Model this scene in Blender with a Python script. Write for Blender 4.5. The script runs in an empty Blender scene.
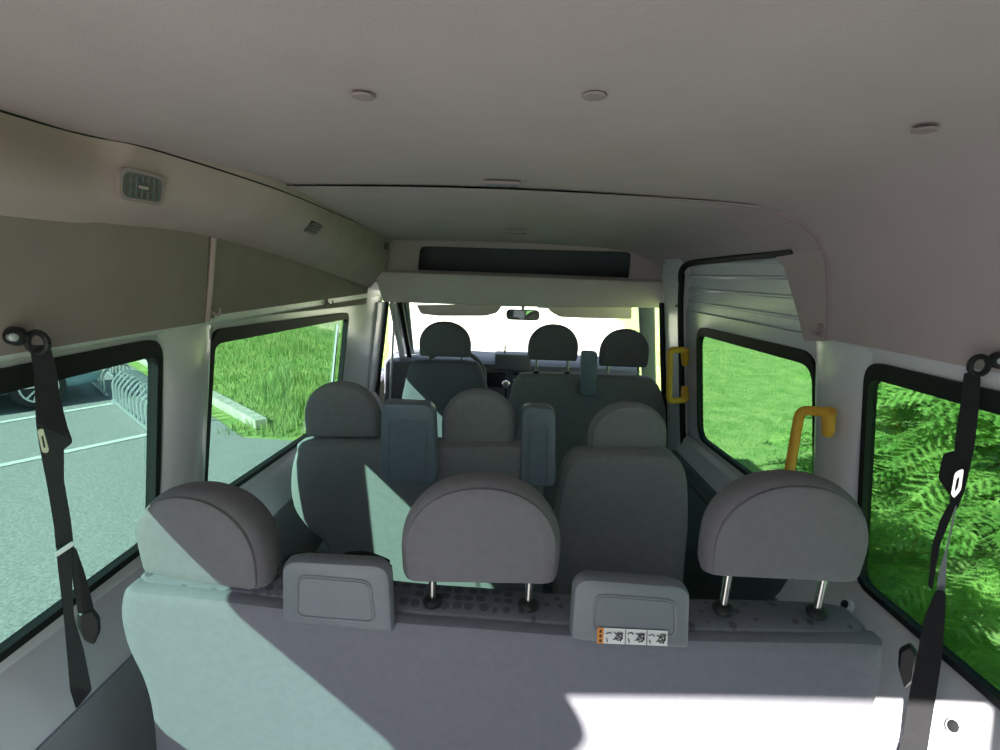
import bpy, math, random
import numpy as np
from mathutils import Vector, Matrix
from mathutils.geometry import tessellate_polygon
random.seed(4); rng = np.random.default_rng(4)
scn = bpy.context.scene; col = scn.collection
PI = math.pi

# ------------------------------------------------------------------ camera, sun, sky, exposure
F = 520.0; PITCH = math.radians(11); ROLL = math.radians(2); CAM = Vector((-.05, 0, 1.5))
cam = bpy.data.cameras.new('camera'); cam.sensor_width = 36; cam.lens = 36 * F / 1000; cam.clip_start = .02; cam.clip_end = 400
camo = bpy.data.objects.new('camera', cam); col.objects.link(camo); scn.camera = camo
camo.matrix_world = Matrix.Translation(CAM) @ Matrix.Rotation(PI/2 - PITCH, 4, 'X') @ Matrix.Rotation(ROLL, 4, 'Z')

SUN_DIR = Vector((.80, 1.0, -.89)).normalized()      # direction the light travels
sun = bpy.data.lights.new('sun', 'SUN'); sun.energy = 21; sun.angle = math.radians(.6); sun.color = (1, .96, .88)
suno = bpy.data.objects.new('sun', sun); col.objects.link(suno)
suno.rotation_euler = SUN_DIR.to_track_quat('-Z', 'Y').to_euler(); suno.location = (-8, -8, 10)

w = bpy.data.worlds.new('sky'); scn.world = w; w.use_nodes = True
nt = w.node_tree; bg = nt.nodes['Background']
tc = nt.nodes.new('ShaderNodeTexCoord'); sx = nt.nodes.new('ShaderNodeSeparateXYZ'); cr = nt.nodes.new('ShaderNodeValToRGB')
nt.links.new(tc.outputs['Generated'], sx.inputs[0]); nt.links.new(sx.outputs['Z'], cr.inputs[0]); nt.links.new(cr.outputs[0], bg.inputs[0])
cr.color_ramp.elements[0].color = (.93, .96, 1, 1); cr.color_ramp.elements[1].color = (.50, .68, 1, 1); cr.color_ramp.elements[1].position = .8
bg.inputs[1].default_value = 1.1
scn.view_settings.view_transform = 'Standard'; scn.view_settings.look = 'None'
scn.view_settings.exposure = 0.25; scn.view_settings.gamma = 1; scn.view_settings.use_curve_mapping = False
scn.cycles.max_bounces = 10; scn.cycles.diffuse_bounces = 6; scn.cycles.transparent_max_bounces = 16
scn.cycles.sample_clamp_indirect = 8

# ------------------------------------------------------------------ pixel to point on a real surface
def ray(px, py):
    u = (px-500)/F; v = (375-py)/F
    u, v = u*math.cos(ROLL)-v*math.sin(ROLL), u*math.sin(ROLL)+v*math.cos(ROLL)
    return Vector((u, math.cos(PITCH)+v*math.sin(PITCH), -math.sin(PITCH)+v*math.cos(PITCH)))
def atX(px, py, x): d = ray(px, py); return CAM + d*((x-CAM.x)/d.x)
def atY(px, py, y): d = ray(px, py); return CAM + d*(y/d.y)
def atZ(px, py, z): d = ray(px, py); return CAM + d*((z-CAM.z)/d.z)
WA, WB = .976, .12
def wx(z): return WA - WB*z                          # half width of the body at height z
def atW(px, py, s, off=0):
    d = ray(px, py); t = (WA-off-WB*CAM.z-s*CAM.x)/(s*d.x+WB*d.z); return CAM + d*t
def atS(px, py, y0, z0, k):                          # reclined seat plane y = y0 + (z0-z)k
    d = ray(px, py); t = (y0+(z0-CAM.z)*k)/(d.y+k*d.z); return CAM + d*t

# ------------------------------------------------------------------ materials
def mat(name, c, rough=.6, metal=0, var=.06, scale=30, bump=0, bscale=200, spec=.5, c2=None, trans=0, sheen=0):
    m = bpy.data.materials.new(name); m.use_nodes = True; t = m.node_tree; b = t.nodes['Principled BSDF']
    b.inputs['Roughness'].default_value = rough; b.inputs['Metallic'].default_value = metal
    b.inputs['Specular IOR Level'].default_value = spec
    if sheen: b.inputs['Sheen Weight'].default_value = sheen
    co = t.nodes.new('ShaderNodeTexCoord')
    n = t.nodes.new('ShaderNodeTexNoise'); n.inputs['Scale'].default_value = scale; n.inputs['Detail'].default_value = 5
    t.links.new(co.outputs['Object'], n.inputs['Vector'])
    r = t.nodes.new('ShaderNodeValToRGB'); t.links.new(n.outputs['Fac'], r.inputs[0])
    r.color_ramp.elements[0].position = .35; r.color_ramp.elements[1].position = .68
    a = c2 if c2 else tuple(x*(1-var) for x in c)
    b_ = c if c2 else tuple(min(1, x*(1+var)) for x in c)
    r.color_ramp.elements[0].color = (*a, 1); r.color_ramp.elements[1].color = (*b_, 1)
    t.links.new(r.outputs[0], b.inputs['Base Color'])
    if bump:
        n2 = t.nodes.new('ShaderNodeTexNoise'); n2.inputs['Scale'].default_value = bscale; n2.inputs['Detail'].default_value = 3
        t.links.new(co.outputs['Object'], n2.inputs['Vector'])
        bp = t.nodes.new('ShaderNodeBump'); bp.inputs['Strength'].default_value = bump; bp.inputs['Distance'].default_value = .01
        t.links.new(n2.outputs['Fac'], bp.inputs['Height']); t.links.new(bp.outputs[0], b.inputs['Normal'])
    if trans:
        tr = t.nodes.new('ShaderNodeBsdfTranslucent'); mx = t.nodes.new('ShaderNodeMixShader'); mx.inputs[0].default_value = trans
        t.links.new(r.outputs[0], tr.inputs[0]); t.links.new(b.outputs[0], mx.inputs[1]); t.links.new(tr.outputs[0], mx.inputs[2])
        t.links.new(mx.outputs[0], t.nodes['Material Output'].inputs[0])
    return m
def glass(name, c):
    m = bpy.data.materials.new(name); m.use_nodes = True; t = m.node_tree; t.nodes.clear()
    o = t.nodes.new('ShaderNodeOutputMaterial'); tr = t.nodes.new('ShaderNodeBsdfTransparent'); tr.inputs[0].default_value = (*c, 1)
    g = t.nodes.new('ShaderNodeBsdfGlossy'); g.inputs['Roughness'].default_value = .02
    lw = t.nodes.new('ShaderNodeLayerWeight'); lw.inputs[0].default_value = .12; mu = t.nodes.new('ShaderNodeMath'); mu.operation = 'MULTIPLY'; mu.inputs[1].default_value = .35
    mx = t.nodes.new('ShaderNodeMixShader'); t.links.new(lw.outputs['Facing'], mu.inputs[0]); t.links.new(mu.outputs[0], mx.inputs[0]); t.links.new(tr.outputs[0], mx.inputs[1])
    t.links.new(g.outputs[0], mx.inputs[2]); t.links.new(mx.outputs[0], o.inputs[0]); return m
def dotted(name, c, cd):
    m = bpy.data.materials.new(name); m.use_nodes = True; t = m.node_tree; b = t.nodes['Principled BSDF']; b.inputs['Roughness'].default_value = .95
    co = t.nodes.new('ShaderNodeTexCoord'); v = t.nodes.new('ShaderNodeTexVoronoi'); v.inputs['Scale'].default_value = 42; v.inputs['Randomness'].default_value = .35
    t.links.new(co.outputs['Object'], v.inputs['Vector'])
    r = t.nodes.new('ShaderNodeValToRGB'); r.color_ramp.elements[0].position = .34; r.color_ramp.elements[1].position = .42
    r.color_ramp.elements[0].color = (*cd, 1); r.color_ramp.elements[1].color = (*c, 1)
    n = t.nodes.new('ShaderNodeTexNoise'); n.inputs['Scale'].default_value = 500
    mm = t.nodes.new('ShaderNodeMixRGB'); mm.blend_type = 'MULTIPLY'; mm.inputs[0].default_value = .6
    t.links.new(v.outputs['Distance'], r.inputs[0]); t.links.new(co.outputs['Object'], n.inputs['Vector'])
    t.links.new(r.outputs[0], mm.inputs[1]); t.links.new(n.outputs['Fac'], mm.inputs[2]); t.links.new(mm.outputs[0], b.inputs['Base Color']); return m
M = dict(
    fabric=mat('seat_fabric', (.225, .224, .262), .95, var=.04, scale=60, bump=.25, bscale=900, spec=.1, sheen=.15),
    fabric2=mat('hazed_seat_fabric', (.31, .325, .335), .95, var=.05, scale=60, bump=.25, bscale=900, spec=.1, sheen=.1),  # paler than the cloth itself, standing in for haze over the seats
    head=mat('headrest_fabric', (.205, .195, .218), .95, var=.04, scale=60, bump=.25, bscale=900, spec=.1, sheen=.15),
    dots=dotted('dotted_fabric', (.27, .27, .32), (.15, .15, .19)),
    arm=mat('armrest_plastic', (.215, .23, .26), .42, var=.03, bump=.08, bscale=700),
    armblue=mat('blue_grey_plastic', (.22, .28, .34), .4, var=.03, bump=.08, bscale=700),  # raised tone, haze put into the colour
    chrome=mat('chrome', (.75, .73, .68), .22, 1),
    black=mat('black_plastic', (.02, .021, .023), .45, spec=.4),
    rubber=mat('black_rubber', (.012, .014, .015), .6, spec=.3),
    web=mat('belt_webbing', (.022, .022, .025), .8, bump=.3, bscale=600, spec=.2),
    liner=mat('headliner', (.53, .435, .445), .95, var=.03, scale=7, bump=.12, bscale=400, spec=.1),
    cab=mat('brightened_liner', (.78, .67, .67), .85, var=.03, scale=7, spec=.2),  # lighter than the headliner to make up for weak light in the cab
    trim=mat('upper_trim', (.36, .285, .295), .8, var=.05, scale=9, bump=.1, bscale=500, spec=.2),
    duct=mat('duct_trim', (.52, .405, .41), .75, var=.07, scale=6, bump=.05, bscale=300, spec=.25),
    paint=mat('white_paint', (.75, .74, .80), .22, var=.02, scale=5),
    dark=mat('dark_trim', (.14, .165, .18), .7, var=.06, bump=.1),
    lower=mat('grey_lower_trim', (.26, .27, .31), .65, var=.05, bump=.1, bscale=300),
    dash=mat('dashboard_plastic', (.15, .16, .185), .6, var=.05),  # lifted tone, veiling glare put into the colour
    floor=mat('vinyl_floor', (.07, .075, .08), .7, var=.2, scale=90),
    yellow=mat('yellow_plastic', (.92, .48, .05), .45, var=.02),
    lens=mat('lamp_lens', (.20, .17, .165), .25, var=.1, scale=150),
    asphalt=mat('asphalt', (.46, .445, .45), .9, scale=45, c2=(.29, .28, .285), bump=.4, bscale=90, spec=.2),
    line=mat('road_paint', (.82, .82, .8), .8, var=.08, scale=20),
    kerb=mat('kerb_concrete', (.62, .58, .50), .9, var=.2, scale=9, bump=.3, bscale=60),
    lawn=mat('lawn', (.44, .54, .19), .95, scale=3, c2=(.24, .40, .11), bump=1, bscale=40, spec=.1),
    blade=mat('grass_blade', (.54, .60, .24), .7, scale=1.5, c2=(.26, .42, .12), trans=.35, spec=.2),
    washout=mat('washed_out_ground', (.78, .74, .62), .95, var=.08, scale=20, bump=.3),  # near-white tone standing in for overexposed ground
    needle=mat('fir_needles', (.50, .70, .20), .6, scale=5, c2=(.18, .38, .08), trans=.35, spec=.3),
    bark=mat('bark', (.16, .11, .08), .9, var=.3, bump=.6, bscale=30),
    car=mat('blue_car_paint', (.26, .40, .50), .2, var=.03),
    steel=mat('galvanised_steel', (.62, .66, .70), .35, .6),
    tyre=mat('tyre', (.03, .03, .032), .8), alloy=mat('alloy', (.8, .8, .82), .3, .4),
    white=mat('white_sticker', (.85, .85, .85), .5), orange=mat('orange_sticker', (.85, .30, .05), .5), ink=mat('ink', (.03, .03, .03), .6),
    tint=glass('tinted_glass', (.40, .535, .49)), clear=glass('clear_glass', (.93, .96, .94)),
    mirror=mat('mirror', (.85, .9, .88), .03, 1), skin=mat('outer_paint', (.75, .77, .8), .3),
)

# ------------------------------------------------------------------ mesh helpers
class MB:
    def __init__(s): s.v = []; s.f = []
    def add(s, v, f):
        o = len(s.v); s.v += [tuple(p) for p in v]; s.f += [tuple(i+o for i in q) for q in f]; return s
    def build(s, name, m, parent=None, smooth=True, kind=None):
        me = bpy.data.meshes.new(name); me.from_pydata(s.v, [], s.f); me.materials.append(m if not isinstance(m, str) else M[m])
        import bmesh
        b = bmesh.new(); b.from_mesh(me); bmesh.ops.remove_doubles(b, verts=b.verts, dist=1e-6)
        bmesh.ops.recalc_face_normals(b, faces=b.faces); b.to_mesh(me); b.free()
        if smooth:
            for p in me.polygons: p.use_smooth = True
            me.set_sharp_from_angle(angle=math.radians(38))
        o = bpy.data.objects.new(name, me); col.objects.link(o)
        if parent: o.parent = parent; o.matrix_parent_inverse = Matrix.Identity(4); recenter(o, parent)
        if kind: o['kind'] = kind
        return o
def recenter(o, parent):                                 # vertices were given in world space
    p = parent; off = Vector((0, 0, 0))
    while p: off += p.location; p = p.parent
    if off.length > 1e-9: o.data.transform(Matrix.Translation(-off))
def loft(rings, closed=True, cap=True):
    n = len(rings[0]); v = [p for r in rings for p in r]; f = []
    for i in range(len(rings)-1):
        for j in range(n if closed else n-1):
            k = (j+1) % n; f.append((i*n+j, i*n+k, (i+1)*n+k, (i+1)*n+j))
    if cap and closed: f.append(tuple(range(n))[::-1]); f.append(tuple((len(rings)-1)*n+j for j in range(n)))
    return v, f
def inset(o, d):
    n = len(o); A = sum(o[i][0]*o[(i+1) % n][1]-o[(i+1) % n][0]*o[i][1] for i in range(n)); sg = 1 if A > 0 else -1; r = []
    for i in range(n):
        a = Vector(o[i-1]); b = Vector(o[i]); c = Vector(o[(i+1) % n]); e1 = (b-a); e2 = (c-b)
        if e1.length < 1e-9: e1 = e2
        if e2.length < 1e-9: e2 = e1
        t = (e1.normalized()+e2.normalized());
        if t.length < 1e-6: t = e1
        t.normalize(); r.append((b.x - sg*t.y*d, b.y + sg*t.x*d))
    return r
def sinset(o, d):                                        # inset by scaling about the centre of the outline
    xs = [p[0] for p in o]; ys = [p[1] for p in o]; cx, cy = (min(xs)+max(xs))/2, (min(ys)+max(ys))/2
    kx = 1-2*d/(max(xs)-min(xs)); ky = 1-2*d/(max(ys)-min(ys)); return [(cx+(a-cx)*kx, cy+(b-cy)*ky) for a, b in o]
def pad(o, prof, mp):                                    # prof: list of (inset, t); the cap is bulged by the last entries
    return loft([[mp(a, b, t) for a, b in sinset(o, d)] for d, t in prof])
def rrect(x0, y0, x1, y1, r, n=6):
    p = []
    for cx, cy, a in ((x1-r, y1-r, 0), (x0+r, y1-r, 90), (x0+r, y0+r, 180), (x1-r, y0+r, 270)):
        for i in range(n+1): t = math.radians(a+90*i/n); p.append((cx+r*math.cos(t), cy+r*math.sin(t)))
    return p
def roundpoly(pts, r, n=6):                              # polygon with rounded corners
    out = []; k = len(pts)
    for i in range(k):
        a, b, c = Vector(pts[i-1][:2]), Vector(pts[i][:2]), Vector(pts[(i+1) % k][:2])
        u = (a-b); v = (c-b); rr = min(r, u.length*.45, v.length*.45); p0 = b+u.normalized()*rr; p1 = b+v.normalized()*rr
        for j in range(n+1):
            t = j/n; q = p0*(1-t)**2 + b*2*t*(1-t) + p1*t*t; out.append((q.x, q.y))
    return out
def spline(pts, m=6, closed=True):
    out = []; k = len(pts); P_ = [Vector(p) for p in pts]
    for i in range(k if closed else k-1):
        p0, p1, p2, p3 = (P_[(i-1) % k], P_[i], P_[(i+1) % k], P_[(i+2) % k]) if closed else (P_[max(i-1, 0)], P_[i], P_[i+1], P_[min(i+2, k-1)])
        for j in range(m):
            t = j/m; out.append(tuple(.5*((2*p1)+(p2-p0)*t+(2*p0-5*p1+4*p2-p3)*t*t+(3*p1-p0-3*p2+p3)*t**3)))
    if not closed: out.append(tuple(P_[-1]))
    return out
def tube(path, r, n=10, cap=True):
    P_ = [Vector(p) for p in path]; rings = []; t0 = (P_[1]-P_[0]).normalized()
    up = Vector((0, 0, 1)) if abs(t0.z) < .9 else Vector((1, 0, 0)); nn = t0.cross(up).normalized()
    for i, p in enumerate(P_):
        a = P_[max(i-1, 0)]; b = P_[min(i+1, len(P_)-1)]; t = (b-a).normalized(); nn = (nn - t*nn.dot(t)).normalized(); bb = t.cross(nn)
        rr = r[i] if isinstance(r, (list, tuple)) else r
        rings.append([p + (nn*math.cos(2*PI*j/n)+bb*math.sin(2*PI*j/n))*rr for j in range(n)])
    return loft(rings, True, cap)
def box(c, s, b=.004):                                   # bevelled box
    o = rrect(c[0]-s[0]/2, c[2]-s[2]/2, c[0]+s[0]/2, c[2]+s[2]/2, min(b, s[0]*.49, s[2]*.49), 3); e = min(b, s[1]*.4)*.7
    return pad(o, [(e, -s[1]/2), (0, -s[1]/2+e), (0, s[1]/2-e), (e, s[1]/2)], lambda a, z, t: (a, c[1]+t, z))
def rbox(c, axes, s, b=.004):                            # bevelled box with its own axes
    ax = [Vector(a).normalized() for a in axes]; v, f = box((0, 0, 0), s, b); c = Vector(c)
    return [c + ax[0]*p[0] + ax[1]*p[1] + ax[2]*p[2] for p in v], f
def plate(outer, holes, mp, t0, t1):
    loops = [list(outer)] + [list(h) for h in holes]; flat = [p for l in loops for p in l]; n = len(flat)
    tri = tessellate_polygon([[Vector((a, b, 0)) for a, b in l] for l in loops])
    v = [mp(a, b, t0) for a, b in flat] + [mp(a, b, t1) for a, b in flat]
    f = [tuple(t) for t in tri] + [tuple(i+n for i in t)[::-1] for t in tri]; s = 0
    for l in loops:
        k = len(l)
        for i in range(k): j = (i+1) % k; f.append((s+i, s+j, n+s+j, n+s+i))
        s += k
    return v, f
def ribbon(pts, wv, wd, th=.0025):                       # strap: centre line, width vectors, widths
    R_ = []
    for i, p in enumerate(pts):
        p = Vector(p); w_ = Vector(wv[i] if isinstance(wv, list) else wv).normalized(); d = wd[i] if isinstance(wd, list) else wd
        a = Vector(pts[max(i-1, 0)]); b = Vector(pts[min(i+1, len(pts)-1)]); nn = (b-a).normalized().cross(w_).normalized()*th/2
        R_.append([p-w_*d/2-nn, p+w_*d/2-nn, p+w_*d/2+nn, p-w_*d/2+nn])
    return loft(R_)
def tag(o, label=None, cat=None, group=None, kind=None):
    if label: o['label'] = label
    if cat: o['category'] = cat
    if group: o['group'] = group
    if kind: o['kind'] = kind
    return o
def empty(name, loc, label, cat, group=None):
    o = bpy.data.objects.new(name, None); col.objects.link(o); o.location = loc; o.empty_display_size = .1; return tag(o, label, cat, group)
def lathe(c, ax, prof, n=20):                            # prof: (radius, distance along axis)
    ax = Vector(ax).normalized(); a = ax.orthogonal().normalized(); b = ax.cross(a); c = Vector(c)
    return loft([[c+ax*h+(a*math.cos(2*PI*j/n)+b*math.sin(2*PI*j/n))*max(r, 1e-4) for j in range(n)] for r, h in prof])
S = 'structure'

# ------------------------------------------------------------------ van body
Y0, Y1 = -.25, 3.35
def mapw(s, off=0): return lambda y, z, t: (s*(wx(z)+off+t), y, z)
WIN = {
 'L1': [(.05, .835), (1.16, .835), (1.155, 1.335), (.05, 1.325)],
 'L2': [(1.35, .815), (2.60, .745), (2.61, 1.285), (1.355, 1.33)],
 'R1': [(.05, .76), (1.215, .755), (1.215, 1.33), (.05, 1.33)],
}
WR = {k: roundpoly(v, .055) for k, v in WIN.items()}
MB().add(*plate([(Y0, .70), (Y1, .66), (Y1, 1.35), (Y0, 1.37)], [WR['L1'], WR['L2']], mapw(-1), 0, .014)).build('wall_left', 'paint', kind=S)
MB().add(*plate([(Y0, .62), (1.40, .62), (1.40, 1.37), (Y0, 1.37)], [WR['R1']], mapw(1), 0, .014)).build('wall_right', 'paint', kind=S)
# convex body pillars between the windows
def pillar(s, ya, yb, z0, z1, dep, name):
    rings = []
    for i in range(9):
        z = z0+(z1-z0)*i/8; e = 1+.45*(abs(i-4)/4)**2.5; m_ = (ya+yb)/2; h = (yb-ya)/2*e
        dz_ = dep*(1-abs((i-4)/4)**3)+.006; rings.append([(s*(wx(z)-dz_*math.cos(t)**.8+.005), m_+h*math.sin(t), z) for t in [math.radians(-89+178*j/14) for j in range(15)]])
    return MB().add(*loft(rings, False, False)).build(name, 'paint', kind=S)
pillar(-1, 1.17, 1.345, .80, 1.352, .035, 'trim_1'); pillar(1, 1.225, 1.40, .72, 1.36, .035, 'trim_2')
# sills below the windows: painted slope, then grey lower lining
def sill(s, ya, yb, zt0, zt1, name, inner=.80, dz=.16):
    r = []
    for y, z in ((ya, zt0), (yb, zt1)):
        a = wx(z); r.append([(s*(a-.001), y, z+.005), (s*(a-.022), y, z-.012), (s*(inner+.015), y, z-dz+.02), (s*inner, y, z-dz), (s*inner, y, z-dz-.06)])
    MB().add(*loft(r, False, False)).build(name, 'paint', kind=S)
sill(-1, Y0, Y1, .835, .715, 'trim_3', .80, .115); sill(1, Y0, 1.40, .752, .752, 'trim_4', .79, .17)
def lining(s, pts, name, m_, x, x2=None):                # lower lining as a plate
    MB().add(*plate(pts, [], lambda y, z, t: (s*(x+t), y, z), 0, .03)).build(name, m_, kind=S)
lining(-1, [(Y0, 0), (Y1, 0), (Y1, .61), (Y0, .725)], 'trim_5', 'lower', .799)
lining(1, [(Y0, 0), (1.40, 0), (1.40, .585), (Y0, .585)], 'trim_6', 'lower', .789)
MB().add(*box((.02, 1.7, -.02), (1.78, 4.0, .04))).build('floor', 'floor', kind=S)
# windows
def window(n, key, s, parent_lbl=None, off=0, gl='tint', wd=.017, hole=None):
    o = hole or WR[key]; i_ = inset(o, wd); zt_ = max(b for a, b in i_)
    i_ = [(a, b-.022*max(0, min(1, (b-zt_+.12)/.12))) for a, b in i_]
    fr = MB().add(*plate(o, [i_], mapw(s, off), -.010, .013)).build('window_%d' % n, 'rubber', kind=S)
    MB().add(*plate(inset(o, wd-.006), [], mapw(s, off), .004, .008)).build('glass_pane', gl, fr)
    return fr
window(1, 'L1', -1); f2 = window(2, 'L2', -1); window(3, 'R1', 1)
MB().add(*plate([(2.455, .80), (2.475, .80), (2.475, 1.23), (2.455, 1.24)], [], mapw(-1), -.004, .004)).build('sliding_pane_edge', 'paint', f2)
# upper linings
def curve(pxs, fn): return [fn(*p) for p in pxs]
bot = curve([(-60, 208), (0, 212), (100, 220), (210, 235), (300, 262), (372, 286)], lambda a, b: atW(a, b, -1))
bot = [Vector((p.x, p.y, p.z)) for p in bot]; bot[0].y = Y0; bot[0].z = 1.56; bot[0].x = -wx(1.56)
top = curve([(-60, 95), (0, 110), (150, 148), (280, 190), (340, 215), (395, 238)], lambda a, b: atZ(a, b, 1.70 if a < 250 else 1.68))
top[0].y = Y0; top[0].x = -.76
for p in bot:
    if p.y > 2.93: p.y = 2.93
for p in top:
    if p.y > 2.93: p.y = 2.93
Bs = spline([tuple(p) for p in bot], 8, False); Ts = spline([tuple(p) for p in top], 8, False)
rings = []
for b_, t_ in zip(Bs, Ts):
    b_ = Vector(b_); t_ = Vector(t_); r = [b_+Vector((-.02, 0, -.002)), b_+Vector((.018, 0, -.006))]
    for j in range(1, 8):
        u = j/8; q = b_.lerp(t_, u); q += Vector((.045*math.sin(PI*u)*(1-.35*u), 0, -.012*math.sin(PI*u))); q.x += .018*(1-u); r.append(q)
    r.append(t_ + Vector((0, 0, -.003))); r.append(t_ + Vector((0, 0, .02))); rings.append(r)
duct_rings = rings
MB().add(*loft(rings, False, False)).build('trim_7', 'duct', kind=S)
MB().add(*tube([Vector(p)+Vector((-.001, 0, -.001)) for p in Ts[2:]], .0020, 6)).build('trim_34', 'rubber', kind=S)
DB = lambda y: float(np.interp(y, [p[1] for p in Bs], [p[2] for p in Bs]))
def upper(s, ya, yb, zb, zt, name, m_='trim', off=-.006):
    n = 12; o = [(ya+(yb-ya)*i/n, zb(ya+(yb-ya)*i/n)) for i in range(n+1)] + [(yb+(ya-yb)*i/n, zt(yb+(ya-yb)*i/n)) for i in range(n+1)]
    MB().add(*plate(o, [], mapw(s, off), 0, .05)).build(name, m_, kind=S)
zl = lambda y: 1.352 - .028*max(0, y-1.3)
upper(-1, Y0, 1.325, zl, DB, 'trim_8'); upper(-1, 1.335, 2.95, zl, lambda y: DB(y)+.004, 'trim_9', 'trim', -.002)
# vertical joint strips
def strip(pts, r, name, m_='duct'): return MB().add(*tube(spline([tuple(p) for p in pts], 6, False), r, 8)).build(name, m_, kind=S)
strip([(-wx(1.355)+.004, 1.335, 1.355), (-wx(1.45)+.006, 1.34, 1.45), (-wx(1.565)+.006, 1.345, 1.565)], .008, 'trim_10')
# rear headliner with a rounded right shoulder
prL = lambda y: float(np.interp(y, [p[1] for p in Ts], [p[0] for p in Ts]))
def shoulder(y, dz=0, zb=1.362):
    xl = prL(y)
    p = [(xl-.05, 1.712), (xl, 1.70)] + [(xl+(.42-xl)*i/8, 1.70+.012*math.sin(PI*i/8)) for i in range(1, 9)]
    p += [(.55, 1.693), (.64, 1.675), (.705, 1.648), (.75, 1.61), (.775, 1.565), (.787, 1.52), (.80, 1.44), (wx(zb)-.006, zb)]
    return [(a, y, z+dz*(1 if a < .75 else 0)) for a, z in p]
R_ = [shoulder(Y0+(1.36-Y0)*i/10) for i in range(11)]; e = R_[-1]
lip = [(a*.993 if a > 0 else a, y+.004, z+.014 if a < .7 else z+.002) for a, y, z in e]
MB().add(*loft(R_ + [[(a, y+.01, z) for a, y, z in e], [(a+(.012 if a > .7 else 0), y+.012, z+.012) for a, y, z in e]], False, False)).build('ceiling', 'liner', kind=S)
def fshoulder(y):
    xl = prL(y)-.01; z0 = 1.6945 - .020*(y-1.345)
    p = [(xl-.05, z0+.005)] + [(xl+(.45-xl)*i/8, z0+.010*math.sin(PI*i/8)) for i in range(0, 9)] + [(.58, z0-.006), (.66, z0-.022), (.72, z0-.05), (.765, 1.605), (.785, 1.585), (.80, 1.582)]
    return [(a, y, z) for a, z in p]
MB().add(*loft([fshoulder(1.345+(2.97-1.345)*i/8) for i in range(9)], False, False)).build('trim_11', 'liner', kind=S)
strip([(.30, 1.366, 1.706), (.55, 1.366, 1.692), (.64, 1.366, 1.673), (.705, 1.366, 1.646), (.75, 1.366, 1.608), (.775, 1.366, 1.563), (.79, 1.366, 1.50), (.80, 1.366, 1.44), (.808, 1.366, 1.36)], .007, 'trim_12', 'trim')
# roof skin so the sun stays outside
MB().add(*box((0.02, 1.60, 1.79), (1.72, 3.70, .05), .02)).add(*rbox((.02, 3.40, 1.58), [(1, 0, 0), (0, .45, -1), (0, 1, .45)], (1.7, .5, .03))).build('trim_13', 'skin', kind=S)
MB().add(*box((-.83, 1.60, 1.56), (.04, 3.60, .44), .01)).build('trim_14', 'skin', kind=S)
MB().add(*box((.85, 1.60, 1.58), (.04, 3.60, .44), .01)).build('trim_15', 'skin', kind=S)
# right rear door leaf, closed; the left leaf stands open
RW = roundpoly([(.24, .78), (.74, .78), (.72, 1.38), (.24, 1.38)], .06)  # unseen window, opening shifted aside to keep sun off the right sill
rd = MB().add(*plate([(0, 0), (.87, 0), (.88, .75), (.80, 1.5), (.76, 1.74), (0, 1.74)], [RW], lambda a, b, t: (a, Y0-.01-t, b), 0, .04)).build('door_4', 'paint', kind=S)
MB().add(*plate(RW, [inset(RW, .02)], lambda a, b, t: (a, Y0-.01-t, b), -.01, .045)).build('window_seal', 'rubber', rd)
MB().add(*plate(inset(RW, .015), [], lambda a, b, t: (a, Y0-.03-t, b), 0, .004)).build('glass_pane', 'tint', rd)
MB().add(*box((.08, Y0+.0, 1.0), (.03, .03, .14), .01)).build('door_handle', 'black', rd)
# ceiling button plugs, centre vents
for i, (px, py, l) in enumerate([(363, 101, 'left of the three round plugs on the rear headliner'), (594, 101, 'middle of the three round plugs on the rear headliner'), (924, 133, 'round headliner plug far right near the curved shoulder')]):
    p = atZ(px, py, 1.702 if px < 900 else 1.688); nn = (0, 0, -1)
    tag(MB().add(*lathe(p+Vector((0, 0, .006 if px < 900 else .004)), nn, [(.001, .006), (.0, .007), (.014, .009), (.0165, .006), (.017, 0)][::-1] if 0 else [(.0145, .0), (.0145, .0012), (.013, .0025), (.001, .003)])).build('trim_plug', 'trim'), l, 'plug', 'headliner plugs')
for px, py, z, wd, l in [(502, 183, 1.705, .085, 'small pale slotted vent in the ceiling just behind the panel joint'), (515, 232, 1.672, .10, 'small slotted vent in the front ceiling before the overhead shelf')]:
    p = atZ(px, py, z); t = empty('ceiling_vent', p, l, 'vent')
    MB().add(*box((p.x, p.y, p.z), (wd, .03, .008))).build('vent_frame', 'trim', t)
    for k in range(2): MB().add(*box((p.x, p.y-.007+.014*k, p.z-.005), (wd*.9, .005, .004), .001)).build('slat', 'dark', t)
# interior lamps and speaker grilles on the duct
def on_duct(px, py):
    d = ray(px, py); best = None
    for i in range(len(duct_rings)-1):
        for j in range(1, 8):
            q = (duct_rings[i][j]+duct_rings[i+1][j+1])/2; v = (q-CAM); a = v.normalized().dot(d.normalized())
            if best is None or a > best[0]: best = (a, q, (duct_rings[i+1][j]-duct_rings[i][j]).normalized(), (duct_rings[i][j+1]-duct_rings[i][j]).normalized(), duct_rings[i][j])
    _, q, u, v, p0 = best; n = u.cross(v).normalized()
    if n.x < 0: n = -n
    dd = d; t = (q-CAM).dot(n)/dd.dot(n); return CAM+dd*t, u, v, n
q, u, v, n = on_duct(141, 187); t = empty('ceiling_light', q, 'oval ribbed interior lamp on the left duct trim above the rear window', 'light')
def onp(q, u, n):
    v = n.cross(u).normalized(); return (lambda a, b, t_: q+u*a+v*b+n*t_)
mp = onp(q, u, n)
MB().add(*plate(rrect(-.046, -.027, .046, .027, .016), [rrect(-.040, -.021, .040, .021, .012)], mp, -.004, .005)).build('lamp_frame', 'trim', t)
MB().add(*plate(rrect(-.040, -.021, .040, .021, .012), [], mp, -.004, .002)).build('lens', 'lens', t)
g = MB()
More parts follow.
